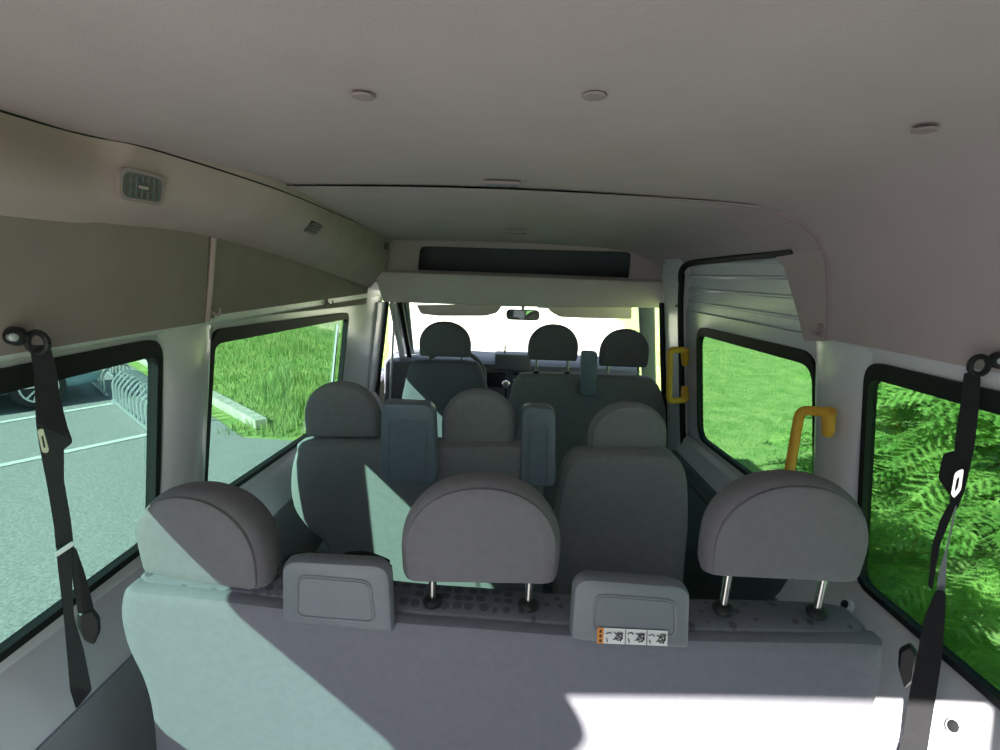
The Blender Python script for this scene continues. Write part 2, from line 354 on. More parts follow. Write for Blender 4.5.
for k in range(7): g.add(*plate([(-.036+.012*k-.001, -.019), (-.036+.012*k+.001, -.019), (-.036+.012*k+.001, .019), (-.036+.012*k-.001, .019)], [], mp, .002, .005))
for b_ in (-.019, -.007, .007, .019): g.add(*plate([(-.038, b_-.001), (.038, b_-.001), (.038, b_+.001), (-.038, b_+.001)], [], mp, .002, .0045))
g.build('lens_ribs', 'dark', t)
MB().add(*plate(rrect(-.009, -.0025, .009, .0025, .002), [], mp, .004, .007)).build('switch', 'liner', t)
for (px, py), l in [((313, 228), 'dark slatted air grille on the left duct above the second window'), ((386, 246), 'small dark grille at the front end of the left duct')]:
    q, u, v, n = on_duct(px, py); t = empty('air_grille', q, l, 'air vent'); mp = onp(q, u, n); s_ = 1 if px < 350 else .9
    MB().add(*plate(rrect(-.05*s_, -.02*s_, .05*s_, .02*s_, .006), [], mp, -.004, .003)).build('grille_back', 'black', t)
    g = MB()
    for k in range(4): g.add(*plate([(-.046*s_, (-.014+.009*k)*s_), (.046*s_, (-.014+.009*k)*s_), (.046*s_, (-.010+.009*k)*s_), (-.046*s_, (-.010+.009*k)*s_)], [], mp, .003, .007))
    g.build('slats', 'dark', t)
# coat hooks
def hook(p, s, l):
    t = empty('coat_hook', p, l, 'hook', 'coat hooks')
    MB().add(*box((p.x, p.y, p.z), (.008, .022, .034), .003)).build('hook_plate', 'trim', t)
    MB().add(*tube([(p.x-s*.003, p.y, p.z), (p.x-s*.018, p.y, p.z-.008), (p.x-s*.024, p.y, p.z-.002), (p.x-s*.025, p.y, p.z+.010)], .004, 8)).build('hook_arm', 'trim', t)
hook(atW(211, 312, -1, .008), -1, 'pale coat hook left, beside the joint strip above the pillar')
hook(atW(327, 303, -1, .008), -1, 'coat hook above the front end of the left second window')
hook(atW(820, 330, 1, .008), 1, 'pale coat hook right, at the foot of the ceiling arch')

# ------------------------------------------------------------------ sliding door (right)
DO = .012
DW = roundpoly([(1.40, .80), (2.345, .775), (2.34, 1.30), (1.43, 1.315)], .085)
rings = []
dr = MB().add(*plate([(1.385, .55), (2.50, .55), (2.50, 1.36), (1.385, 1.36)], [DW], mapw(1, DO), 0, .014)).build('door_1', 'paint', kind=S)
# upper skin panel with pressed ribs
prof = []; z = 1.355
zs = [1.355, 1.395, 1.40, 1.404, 1.409, 1.455, 1.460, 1.464, 1.469, 1.512, 1.517, 1.521, 1.526, 1.560, 1.565, 1.569, 1.60]
dxs = [0, 0, -.014, -.014, 0, 0, -.014, -.014, 0, 0, -.014, -.014, 0, 0, -.014, -.014, 0]
MB().add(*loft([[(wx(z_)+DO+.012+dx, y, z_) for z_, dx in zip(zs, dxs)] for y in (1.38, 1.9, 2.46)], False, False)).build('rib_panel', 'paint', dr, smooth=False)
window(4, None, 1, off=DO, hole=DW)
strip([atW(795, 250, 1), atW(770, 254, 1), atW(730, 258, 1), atW(692, 263, 1), atW(682, 270, 1, .015), atW(681, 282, 1, .02), (wx(1.52)-.012, 2.475, 1.52), (wx(1.36)-.022, 2.475, 1.36), (wx(1.1)-.022, 2.475, 1.1), (wx(.8)-.022, 2.475, .8), (wx(.5)-.022, 2.46, .5)], .014, 'trim_16', 'rubber')
tp_ = [atW(a, b, 1) for a, b in ((774, 252), (828, 222), (834, 345), (806, 341), (798, 308), (786, 268))]
MB().add(*plate(roundpoly([(min(p.y, 3), p.z) for p in tp_][:1]+[(1.375, 1.66), (1.375, 1.355)]+[(p.y, p.z) for p in tp_[3:]], .01), [], mapw(1, -.006), 0, .012)).build('trim_33', 'liner', kind=S)
# lower door sill and dark pocket
sill(1, 1.40, 2.50, .77, .745, 'trim_17', .83, .12)
lining(1, [(1.38, 0), (2.50, 0), (2.50, .66), (1.38, .66)], 'trim_18', 'dark', .826)
MB().add(*plate(roundpoly([(1.52, .18), (2.36, .18), (2.36, .60), (1.52, .60)], .05), [], lambda y, z, t: (.815+t, y, z), 0, .02)).build('door_pocket', 'dark', dr)
# pillar ahead of the sliding door
MB().add(*plate([(2.50, 0), (2.74, 0), (2.74, 1.40), (2.70, 1.60), (2.50, 1.60)], [], mapw(1, -.02), 0, .07)).build('trim_19', 'paint', kind=S)
strip([(wx(1.36)-.03, 2.745, 1.38), (wx(1.1)-.03, 2.745, 1.1), (wx(.8)-.03, 2.745, .8), (wx(.5)-.03, 2.745, .4)], .016, 'trim_20', 'rubber')
MB().add(*plate([(3.2, 0), (3.38, 0), (3.38, 1.30), (3.2, 1.30)], [], mapw(-1, -.012), 0, .02)).build('trim_21', 'paint', kind=S)
strip([(-wx(1.34)+.02, 3.40, 1.34), (-wx(1.1)+.02, 3.40, 1.1), (-wx(.8)+.02, 3.40, .8), (-wx(.5)+.02, 3.40, .4)], .016, 'trim_22', 'rubber')
MB().add(*rbox((.815, 2.53, 1.395), [(1, 0, 0), (0, 1, 0), (0, 0, 1)], (.05, .05, .05), .004)).build('trim_23', 'rubber', kind=S)

# ------------------------------------------------------------------ front of the cab
YB = 2.95
hole = roundpoly([(a.x, a.z) for a in (atY(417, 276, YB), atY(629, 280, YB), atY(632, 252, YB), atY(420, 246, YB))], .03)
MB().add(*plate([(-.80, 1.43), (.86, 1.445), (.86, 1.72), (-.80, 1.72)], [hole], lambda a, b, t: (a, YB+t, b), 0, .02)).build('wall_front', 'liner', kind=S)
g = MB().add(*plate([(-.66, 1.40), (.76, 1.42), (.76, 1.70), (-.66, 1.70)], [], lambda a, b, t: (a, YB+.38+t, b), 0, .02)); g.build('shelf_back', 'dark', bpy.data.objects['wall_front'])  # dark colour stands in for the shade inside the shelf opening
# header beam under the shelf
hb = MB()
ln = [(atY(378, 272, YB), atY(384, 302, YB)), (atY(520, 277, YB), atY(520, 307, YB)), (atY(672, 283, YB), atY(664, 308, YB))]
rr = []
for a, b in ln:
    rr.append([(a.x, YB+.02, a.z+.02), (a.x, YB-.045, a.z), (a.x, YB-.055, a.z-.03), (b.x, YB-.03, b.z+.01), (b.x, YB+.02, b.z), (b.x, YB+.45, b.z+.06), (a.x, YB+.45, a.z+.02)])
hb.add(*loft(rr)); hb.build('trim_24', 'cab', kind=S)
# windscreen, A pillars, door frames
def bar(p0, p1, sx_, sy_, name, m_, kind=S, parent=None):
    p0 = Vector(p0); p1 = Vector(p1); d = (p1-p0); L = d.length; d.normalize(); a = Vector((1, 0, 0)); a = (a-d*a.dot(d)).normalized(); b = d.cross(a)
    return MB().add(*rbox((p0+p1)/2, [a, b, d], (sx_, sy_, L), min(sx_, sy_)*.3)).build(name, m_, parent, kind=kind)
WT = 3.30; WBt = 3.95
tl, bl = atY(409, 300, WT), atY(418, 372, WBt); trr, br = atY(642, 302, WT), atY(648, 385, WBt)
bar(tl+Vector((-.05, 0, .05)), bl+Vector((-.05, 0, -.1)), .085, .06, 'trim_25', 'dark'); bar(trr+Vector((.02, 0, .05)), br+Vector((.02, 0, -.1)), .10, .06, 'trim_26', 'dark')
gl = MB().add([tl, trr, br, bl], [(0, 1, 2, 3)]).build('window_5', 'clear', kind=S)
# door window rails (driver and passenger doors)
a0 = atY(392, 303, 3.15); a1 = atY(405, 372, 3.6); bar(a0, a1, .035, .035, 'trim_27', 'paint'); bar(a0+Vector((.04, .05, 0)), a1+Vector((.04, .05, 0)), .03, .03, 'trim_28', 'rubber')
bar(atY(395, 303, 3.45), atY(390, 400, 3.45), .016, .016, 'trim_29', 'steel')
bar(atY(664, 303, 3.15), atY(672, 400, 3.15), .05, .04, 'trim_31', 'rubber')
bar((-.90, 3.42, .76), (-.90, 3.95, .76), .06, .06, 'door_2', 'paint'); bar((.92, 2.78, .80), (.92, 3.8, .80), .06, .06, 'door_3', 'paint')
MB().add(*plate([(3.1, 0), (4, 0), (4, .74), (3.1, .74)], [], lambda y, z, t: (-.90-t, y, z), 0, .04)).add(*plate([(2.78, 0), (4, 0), (4, .80), (2.78, .80)], [], lambda y, z, t: (.93+t, y, z), 0, .04)).build('trim_32', 'dark', kind=S)
# driver door mirror outside
t = empty('door_mirror', (-1.05, 3.55, .86), 'driver door mirror outside the front left side window', 'mirror')
MB().add(*rbox((-1.05, 3.55, .98), [(1, .2, 0), (-.2, 1, 0), (0, 0, 1)], (.17, .08, .26), .03)).build('mirror_housing', 'black', t)
MB().add(*rbox((-1.04, 3.508, .98), [(1, .2, 0), (-.2, 1, 0), (0, 0, 1)], (.14, .006, .22), .02)).build('mirror_glass', 'mirror', t)
MB().add(*tube([(-1.05, 3.55, .86), (-.95, 3.55, .83), (-.89, 3.55, .80)], .015)).build('mirror_arm', 'black', t)

# dashboard
yd = 3.45
d = empty('dashboard', (0, yd+.2, .3), 'dark grey dashboard below the bright windscreen', 'dashboard')
zt = atY(500, 362, yd).z
MB().add(*pad(roundpoly([(-.84, .35), (.90, .35), (.90, zt-.01), (.5, zt), (.1, zt-.005), (-.1, zt), (-.45, zt+.01), (-.84, zt-.01)], .03), [(.02, 0), (0, .03), (0, .45), (.02, .48)], lambda a, b, t_: (a, yd+t_, b))).build('dash_body', 'dash', d)
a = atY(495, 353, yd); b = atY(530, 370, yd)
MB().add(*box(((a.x+b.x)/2, yd+.03, (a.z+b.z)/2), (b.x-a.x, .16, a.z-b.z), .012)).build('binnacle', 'dash', d)
p = atY(505, 350, yd); MB().add(*tube([(p.x, yd+.03, p.z-.03), (p.x, yd+.03, p.z+.025)], .006)).build('aerial', 'black', d)
p = atY(495, 380, yd-.02); MB().add(*box((p.x, yd-.01, p.z), (.14, .03, .10), .008)).build('radio_screen', 'black', d)
for px in (516, 526):
    for k in range(3):
        p = atY(px, 374+6*k, yd-.01); MB().add(*box((p.x, yd-.01, p.z), (.045, .02, .014), .003)).build('button', 'steel' if k == 1 and px == 516 else 'black', d)
p = atY(506, 384, 3.2)
t = empty('gear_lever', (p.x, p.y, p.z-.2), 'gear lever with a bright knob below the dashboard', 'gear lever')
MB().add(*tube([(p.x, p.y+.03, p.z-.2), p], .008)).build('lever', 'black', t); MB().add(*lathe(p, (0, 0, 1), [(.008, -.03), (.024, -.012), (.028, .004), (.018, .02), (.001, .026)])).build('knob', 'chrome', t)
# steering wheel
c = atY(452, 377, 3.12)
t = empty('steering_wheel', c, 'black steering wheel partly hidden behind the driver headrest', 'steering wheel')
ax = Vector((0, -.72, .69)); e1 = Vector((1, 0, 0)); e2 = ax.cross(e1)
MB().add(*tube([c+(e1*math.cos(2*PI*i/40)+e2*math.sin(2*PI*i/40))*.20 for i in range(41)], .014, 10, False)).build('rim', 'dash', t)
MB().add(*lathe(c, ax, [(.07, -.04), (.075, 0), (.05, .02), (.001, .022)])).build('hub', 'dash', t)
for an in (0, 180, 270): MB().add(*tube([c, c+(e1*math.cos(math.radians(an))+e2*math.sin(math.radians(an)))*.19], .014)).build('spoke', 'dash', t)
MB().add(*tube([c-ax*.03, c-ax*.35], .03)).build('column', 'dash', t)
# sun visors and mirror
for pts, l in [([(416, 305), (421, 314), (438, 316), (485, 316), (497, 313), (503, 304)], 'left grey sun visor hanging above the driver side windscreen'),
               ([(546, 306), (551, 312), (560, 317), (580, 318), (632, 319), (632, 306)], 'right grey sun visor hanging above the passenger side windscreen')]:
    P2 = [atY(*p, 3.12) for p in pts]; t = empty('sun_visor', (P2[0].x, 3.12, P2[0].z), l, 'sun visor', 'sun visors')
    MB().add(*pad(roundpoly([(p.x, p.z) for p in P2], .012), [(.006, 0), (0, .006), (0, .014), (.006, .02)], lambda a, b, t_: (a, 3.12+t_, b))).build('visor_panel', 'cab', t)
    q = P2[-1] if pts[0][0] < 500 else P2[0]
    MB().add(*tube([(q.x-.05, 3.13, q.z-.008), (q.x+.05, 3.13, q.z-.008)], .006)).build('visor_hinge', 'liner', t)
c = atY(523, 315, 3.25); t = empty('rear_view_mirror', c+Vector((0, .05, .05)), 'wide interior rear-view mirror at the top centre of the windscreen', 'mirror')
mo = rrect(-.105, -.033, .105, .033, .028); mpm = lambda a, b, t_: (c.x+a, c.y+t_, c.z+b)
MB().add(*pad(mo, [(.004, 0), (0, .004), (0, .02), (.012, .035)], mpm)).build('mirror_shell', 'black', t)
MB().add(*plate(inset(mo, .006), [], mpm, -.002, 0)).build('mirror_glass', 'mirror', t)
MB().add(*tube([(c.x, c.y+.03, c.z), (c.x, c.y+.06, c.z+.035), (c.x, c.y+.05, c.z+.065)], .008)).build('mirror_stem', 'black', t)

# ------------------------------------------------------------------ yellow grab handles
def handle(pts, r, l, caps):
    P2 = [Vector(p) for p in pts]; t = empty('grab_handle', P2[-1], l, 'grab handle', 'yellow grab handles')
    MB().add(*tube(roundpath(P2, .022), r, 12)).build('grip', 'yellow', t)
    for a, b in caps: MB().add(*tube([a, Vector(a).lerp(Vector(b), .7), b], [r*1.35, r*1.25, r*1.05], 12)).build('end_mount', 'yellow', t)
def roundpath(P2, r, n=5):
    out = [P2[0]]
    for i in range(1, len(P2)-1):
        a, b, c = P2[i-1], P2[i], P2[i+1]; u = (a-b).normalized()*r; v = (c-b).normalized()*r
        for j in range(n+1): s = j/n; out.append((b+u)*(1-s)**2+b*2*s*(1-s)+(b+v)*s*s)
    return out+[P2[-1]]
yh = 2.40
handle([atY(685, 365, yh+.02), atY(686, 350, yh), atY(670, 350, yh-.02), atY(669, 401, yh-.02), atY(686, 400, yh), atY(685, 386, yh+.02)], .0145, 'far yellow grab handle on the front door pillar', [(atY(685, 350, yh), atY(685, 363, yh+.03)), (atY(685, 400, yh), atY(685, 387, yh+.03))])
xh = .735
handle([atX(829, 432, xh+.03), atX(829, 412, xh+.03), atX(800, 410, xh-.01), atX(788, 480, xh-.03), atX(783, 540, xh-.03), atX(815, 560, xh+.03)], .0125, 'near yellow grab handle beside the right pillar, behind the right headrest', [(atX(829, 411, xh+.03), atX(828, 434, xh+.055))])

# ------------------------------------------------------------------ seats
def dome(w_, h, rt=.02, n=26, pw=2.12, lo=.34):
    pts = []
    hb_ = h*lo
    for i in range(n+1):
        t = PI*i/n; cx, sx_ = math.cos(t), math.sin(t)
        pts.append((w_/2*math.copysign(abs(cx)**(2/pw), cx), hb_+(h-hb_)*abs(sx_)**(2/pw)))
    base = [(-w_/2*.995, hb_*.6), (-w_/2*.985, hb_*.25), (-w_/2*.95, 0.004), (-w_/2*.88, 0), (-w_/4, 0), (0, 0), (w_/4, 0), (w_/2*.88, 0), (w_/2*.95, .004), (w_/2*.985, hb_*.25), (w_/2*.995, hb_*.6)]
    return pts+base
def headrest(parent, x, y, z, w_, h, m_='head', posts=.0, rot=0, dep=.10, tilt=.10, sm=1):
    hr = bpy.data.objects.new('headrest', None); 
    o = dome(w_, h)
    ca, sa = math.cos(rot), math.sin(rot)
    def mp(a, b, t_): t2 = t_+(h-b)*tilt; return (x+a*ca-t2*sa, y+a*sa+t2*ca, z+b)
    k = dep/.10
    prof = [(.075, -.003), (.035, -.001), (.016, 0), (.0115, .003), (.011, .009), (.006, .013), (.001, .026), (0, .040), (.003, .058), (.010, .076), (.022, .092), (.045, .102)]
    prof = [(a*w_/.275, b*k) for a, b in prof]
    ob = MB().add(*pad(o, prof, mp)).build('headrest', m_, parent)
    if posts > 0:
        for s in (-1, 1):
            px_ = x+s*w_*.31
            MB().add(*tube([(px_, y+.05*k, z-posts-.004), (px_, y+.045*k, z+.02)], .0072*sm, 12)).build('post', 'chrome', ob)
            MB().add(*lathe((px_, y+.05*k, z-posts-.006), (0, 0, 1), [(.017, -.006), (.0185, .002), (.016, .006), (.012, .009), (.008, .010)])).build('post_collar', 'black', ob)
    return ob
def backrest(parent, pxs, y0, z0, k, thick, name, m_, rad=.03, shift=0, rr=.03, grow=0, seg=True):
    P2 = [atS(a, b, y0, z0, k) for a, b in pxs]; o = spline([(p.x, p.z) for p in P2], 5)
    if grow: o = inset(o, -grow)
    mp = lambda a, b, t_: (a, y0+(z0-b)*k+t_, b)
    return MB().add(*pad(o, [(rad*2.2, shift-.004), (rad, shift), (rad*.4, shift+rad*.25), (0, shift+rad), (0, shift+thick-rad), (rad*.4, shift+thick-rad*.25), (rad, shift+thick)], mp)).build(name, m_, parent)
def cushion(parent, x0, x1, y0, y1, z, m_, name='seat_cushion'):
    return MB().add(*pad(rrect(x0, y0, x1, y1, .05), [(.02, -.14), (0, -.11), (0, -.03), (.02, 0), (.06, .008)], lambda a, b, t_: (a, b, z+t_))).build(name, m_, parent)
def armrest(parent, pxs, y0, z0, k, m_, dep=.09, rec=True, rad=.028, name='armrest', recp=None):
    P2 = [atS(a, b, y0, z0, k) for a, b in pxs]; o = roundpoly([(p.x, p.z) for p in P2], rad, 7)
    mp = lambda a, b, t_: (a, y0+(z0-b)*k+t_, b)
    prof = [(.009, 0), (.003, .003), (0, .011), (0, dep-.03), (.010, dep-.010), (.022, dep)]
    if rec:
        Q = [atS(a, b, y0, z0, k) for a, b in recp]; ho = roundpoly([(p.x, p.z) for p in Q], rad*.6, 6)
        mbx = MB(); v, f = pad(o, prof, mp); mbx.add(v, f[1:] if 0 else f)
        ob = mbx.build(name, m_, parent)
        # raised bead outlining the recessed panel
        MB().add(*tube([Vector(mp(a, b, -.0005)) for a, b in ho]+[Vector(mp(*ho[0], -.0005))], .0022, 6, False)).build('panel_bead', m_, ob)
        MB().add(*plate(inset(ho, .004), [], mp, -.0012, .001)).build('inner_panel', m_, ob)
        return ob
    return MB().add(*pad(o, prof, mp)).build(name, m_, parent)

# --- rear bench
RY = .80
B1 = empty('bench_seat', (0, 1.1, 0), 'rear three-seat grey bench nearest the camera with a dotted fabric top', 'seat')
backrest(B1, [(139, 592), (122, 592), (117, 612), (124, 645), (141, 682), (150, 720), (160, 800), (200, 1000), (500, 1050), (800, 1000), (850, 800), (866, 740), (882, 690), (886, 652), (878, 644), (790, 642), (690, 640), (570, 635), (480, 628), (400, 622), (280, 608), (200, 598)], RY, .93, .12, .05, 'backrest_cover', 'fabric', rad=.014)
backrest(B1, [(141, 588), (124, 590), (121, 612), (128, 645), (145, 682), (154, 720), (165, 800), (205, 1000), (500, 1050), (795, 1000), (845, 800), (862, 740), (878, 690), (882, 652), (872, 640), (790, 636), (690, 634), (570, 629), (480, 622), (400, 616), (280, 602), (200, 593)], RY, .93, .12, .095, 'backrest', 'dots', rad=.022, shift=.022)
cushion(B1, -.66, .60, .97, 1.42, .45, 'dots')
MB().add(*box((-.5, 1.1, .16), (.05, .4, .32), .012)).build('seat_leg', 'black', B1); MB().add(*box((.45, 1.1, .16), (.05, .4, .32))).build('seat_leg', 'black', B1)
c = atY(208, 560, RY); headrest(B1, -.572, RY+.01, .936, .245, .186, rot=-.16)
headrest(B1, -.071, RY, .958, .281, .205, posts=.040, rot=.03)
headrest(B1, .455, RY, .986, .275, .200, posts=.063, rot=-.03)
A1 = armrest(B1, [(280, 561), (281, 614), (281, 624), (290, 625), (386, 635), (393, 635), (392, 626), (389, 567)], RY-.022, .93, .12, 'arm', dep=.055, recp=[(298, 575), (297, 616), (375, 622), (370, 581)])
A2 = armrest(B1, [(575, 579), (571, 631), (571, 641), (579, 642), (682, 650), (690, 650), (690, 642), (692, 588)], RY-.022, .93, .12, 'arm', dep=.055, recp=[(596, 594), (592, 630), (676, 636), (675, 600)])
A1['label'] = 'left grey plastic armrest folded up'; A2['label'] = 'right grey plastic armrest with warning sticker'
# warning sticker
def onA(px, py, d=-.0035): p = atS(px, py, RY-.022, .93, .12); p.y += d; return p
def quad(P4, m_, name, parent, th=.0008):
    P4 = [Vector(p) for p in P4]; return MB().add(P4+[p+Vector((0, th, 0)) for p in P4], [(0, 1, 2, 3), (4, 5, 6, 7), (0, 1, 5, 4), (1, 2, 6, 5), (2, 3, 7, 6), (3, 0, 4, 7)]).build(name, m_, parent, False)
def stk(u0, v0, u1, v1, m_, name, parent, d=-.0035):     # sticker frame: u across 0..1, v down 0..1
    def P_(u, v): a = onA(597+70*u, 626+3.4*u, d); b = onA(597-.5+70*u, 641.5+3.0*u, d); return a.lerp(b, v)
    return quad([P_(u0, v0), P_(u1, v0), P_(u1, v1), P_(u0, v1)], m_, name, parent)
sk = stk(0, 0, 1, 1, 'white', 'warning_sticker', A2, -.004)
stk(0, 0, .09, 1, 'orange', 'orange_band', A2, -.0048)
for v0 in (.12, .42, .72): stk(.03, v0, .06, v0+.16, 'ink', 'warning_symbol', A2, -.0056)
for u0 in (.395, .70): stk(u0, 0, u0+.008, 1, 'ink', 'divider', A2, -.0056)
rs = random.Random(2)
def stroke(pts, name='pictogram'):
    g = MB()
    for (u0, v0), (u1, v1) in zip(pts, pts[1:]):
        L = math.hypot((u1-u0)*70, (v1-v0)*15.5) or 1; nx = -(v1-v0)*15.5/L*.5/70; ny = (u1-u0)*70/L*.5/15.5
        def P_(u, v): a = onA(597+70*u, 626+3.4*u, -.0056); b = onA(596.5+70*u, 641.5+3*u, -.0056); return a.lerp(b, v)
        P4 = [P_(u0+nx, v0+ny), P_(u1+nx, v1+ny), P_(u1-nx, v1-ny), P_(u0-nx, v0-ny)]; g.add(P4, [(0, 1, 2, 3)])
    return g
for ox in (.10, .41, .71):
    g = MB()
    for ln_ in ([(.02, .3), (.07, .2), (.11, .35)], [(.14, .25), (.2, .35), (.26, .3), (.27, .6), (.2, .75), (.16, .55), (.2, .4)], [(.17, .3), (.24, .55), (.13, .7)], [(.03, .6), (.05, .85)], [(.19, .2), (.27, .2), (.24, .8)]):
        pts = [(ox+u*(.95), v+rs.uniform(-.05, .05)) for u, v in ln_]; s_ = stroke(pts); g.add(s_.v, s_.f)
    g.build('pictogram', 'ink', A2, False)
# belts lying on the left armrest
t = empty('belt_bundle', atY(345, 552, RY+.12), 'black seat belt ends bundled on top of the left armrest', 'belt')
p0 = atY(345, 556, RY+.10)
for pts, r in [([(292, 558), (305, 548), (325, 546), (345, 552), (352, 558)], .012), ([(343, 556), (355, 547), (372, 546), (388, 551), (396, 556)], .013)]:
    P2 = [atY(a, b, RY+.10) for a, b in pts]; P2 = [q+Vector((0, -.055, .006)) for q in P2]
    MB().add(*tube(spline([tuple(q) for q in P2], 5, False), [r*.5]*3+[r]*15+[r*.6]*(len(spline([tuple(q) for q in P2], 5, False))-18), 10)).build('buckle', 'web', t)
# --- second row: double bench + single seat
R2 = 1.57; K2 = .18; q2 = R2/1.75
B2 = empty('bench_seat', (-.35, 2.0, 0), 'second-row left double bench seen from behind, left seat crossed by sun stripes', 'seat')
backrest(B2, [(303, 444), (293, 455), (288, 478), (290, 506), (305, 528), (324, 548), (334, 600), (345, 700), (450, 720), (538, 700), (544, 600), (545, 520), (542, 470), (536, 449), (520, 445), (440, 445), (380, 443)], R2, .90, K2, .11, 'backrest', 'fabric2', rad=.03)
cushion(B2, -.74, .08, 1.78, 2.25, .45, 'fabric2'); MB().add(*box((-.35, 2.0, .16), (.6, .3, .3))).build('seat_frame', 'black', B2)
def hr2(par, x, z, w_, h, rot=0): return headrest(par, CAM.x+(x-CAM.x)*q2, R2, 1.5-(1.5-z)*q2, w_*q2, h*q2, 'fabric2', posts=.012, rot=rot, dep=.09)
hr2(B2, -.604, .902, .268, .208, .06); hr2(B2, -.118, .893, .27, .208)
armrest(B2, [(381, 403), (379, 476), (386, 484), (433, 484), (437, 478), (434, 412), (428, 405)], R2-.06, .93, .10, 'armblue', rad=.022, recp=[(389, 420), (388, 478), (426, 479), (427, 421)])
armrest(B2, [(522, 407), (520, 487), (556, 488), (556, 409)], R2-.02, .93, .10, 'armblue', rad=.03, recp=[(530, 424), (529, 484), (547, 485), (548, 425)])
B3 = empty('single_seat', (.42, 2.0, 0), 'second-row right single dark seat beside the sliding door', 'seat')
backrest(B3, [(590, 455), (573, 460), (563, 478), (556, 520), (555, 580), (562, 680), (620, 700), (672, 680), (688, 560), (691, 510), (688, 475), (676, 458), (655, 454)], R2-.03, .88, K2, .12, 'backrest', 'fabric2', rad=.03)
cushion(B3, .15, .60, 1.78, 2.25, .45, 'fabric2'); MB().add(*box((.38, 2.0, .16), (.3, .3, .3))).build('seat_frame', 'black', B3)
hr2(B3, .415, .870, .280, .203)
# --- front row
R3 = 2.68
B4 = empty('driver_seat', (-.35, 2.9, 0), "driver's seat front left with a half sunlit grey back", 'seat')
backrest(B4, [(420, 362), (409, 366), (404, 385), (400, 410), (398, 470), (405, 560), (480, 560), (492, 470), (492, 420), (487, 390), (480, 368), (468, 363)], R3, 1.02, .12, .11, 'backrest', 'fabric', rad=.025)
cushion(B4, -.60, -.12, 2.85, 3.2, .62, 'fabric2'); MB().add(*box((-.36, 3.0, .22), (.4, .35, .44))).build('seat_base', 'black', B4)
headrest(B4, -.345, R3, 1.058, .275, .19, posts=.03)
B5 = empty('bench_seat', (.4, 2.9, 0), 'front passenger double bench beside the driver seat', 'seat')
backrest(B5, [(530, 375), (518, 379), (511, 395), (508, 430), (508, 560), (590, 580), (668, 560), (668, 430), (664, 398), (655, 381), (640, 378), (590, 376)], R3, .98, .12, .11, 'backrest', 'fabric2', rad=.025)
cushion(B5, .0, .78, 2.85, 3.2, .62, 'fabric2'); MB().add(*box((.4, 3.0, .22), (.7, .35, .44))).build('seat_base', 'black', B5)
headrest(B5, .225, R3, 1.058, .267, .195, posts=.062); headrest(B5, .602, R3, 1.037, .262, .205, posts=.055)
armrest(B5, [(582, 351), (580, 396), (597, 397), (598, 352)], R3-.06, 1.0, .05, 'armblue', rad=.02, rec=False, dep=.07)

# ------------------------------------------------------------------ seat belts hanging on the side walls
def dirv(px, py): d = ray(px, py).normalized(); return d.cross(Vector((0, 0, 1))).normalized()
xl = -.775
def strap_pieces(t, pieces, s_):
    for nm, pts, th, m_, xx in pieces:
        P2 = [atX(a, b, xx) for a, b in pts]; c0 = sum(P2, Vector())/len(P2); n_ = (c0-CAM).normalized(); n_.z = 0; n_.normalize()
        dd = [((c0-CAM).dot(n_))/ray(a, b).dot(n_) for a, b in pts]; P2 = [CAM+ray(a, b)*k for (a, b), k in zip(pts, dd)]
        e1_ = n_.cross(Vector((0, 0, 1))); e2_ = Vector((0, 0, 1)); o = roundpoly([((p-c0).dot(e1_), (p-c0).dot(e2_)) for p in P2], .006, 4)
        mp_ = lambda a, b, t_: c0+e1_*a+e2_*b+n_*t_
        if nm == 'tongue':
            hb = [(a*.3+.0, b*.5) for a, b in o]; MB().add(*plate(o, [hb], mp_, -th/2, th/2)).build(nm, m_, t)
        elif th > .01: MB().add(*pad(o, [(.005, -th/2), (.001, -th/2+.004), (0, 0), (.001, th/2-.004), (.005, th/2)], mp_)).build(nm, m_, t)
        else: MB().add(*plate(o, [], mp_, -th/2, th/2)).build(nm, m_, t)
def belt2(anchor, s_, xw, l, pieces):
    A = atX(*anchor, xw); t = empty('seat_belt', A, l, 'seat belt', 'hanging lap belts')
    MB().add(*lathe(A+Vector((s_*.035, 0, 0)), (-s_, -.5, 0), [(.014, -.01), (.015, .02), (.012, .028), (.006, .032), (.001, .033)], 24)).build('anchor_bolt', 'black', t)
    MB().add(*lathe(A+Vector((s_*.014, -.020, 0)), (-s_, -.5, 0), [(.006, -.004), (.006, .006), (.001, .008)], 16)).build('bolt_cap', 'steel', t)
    B = atX(anchor[0]+(8 if s_ < 0 else -8), anchor[1]+6, xw)
    MB().add(*tube([B+Vector((.016*math.cos(2*PI*i/16), -.006, .016*math.sin(2*PI*i/16))) for i in range(17)], .005, 8, False)).build('loop_ring', 'black', t)
    strap_pieces(t, pieces, s_)
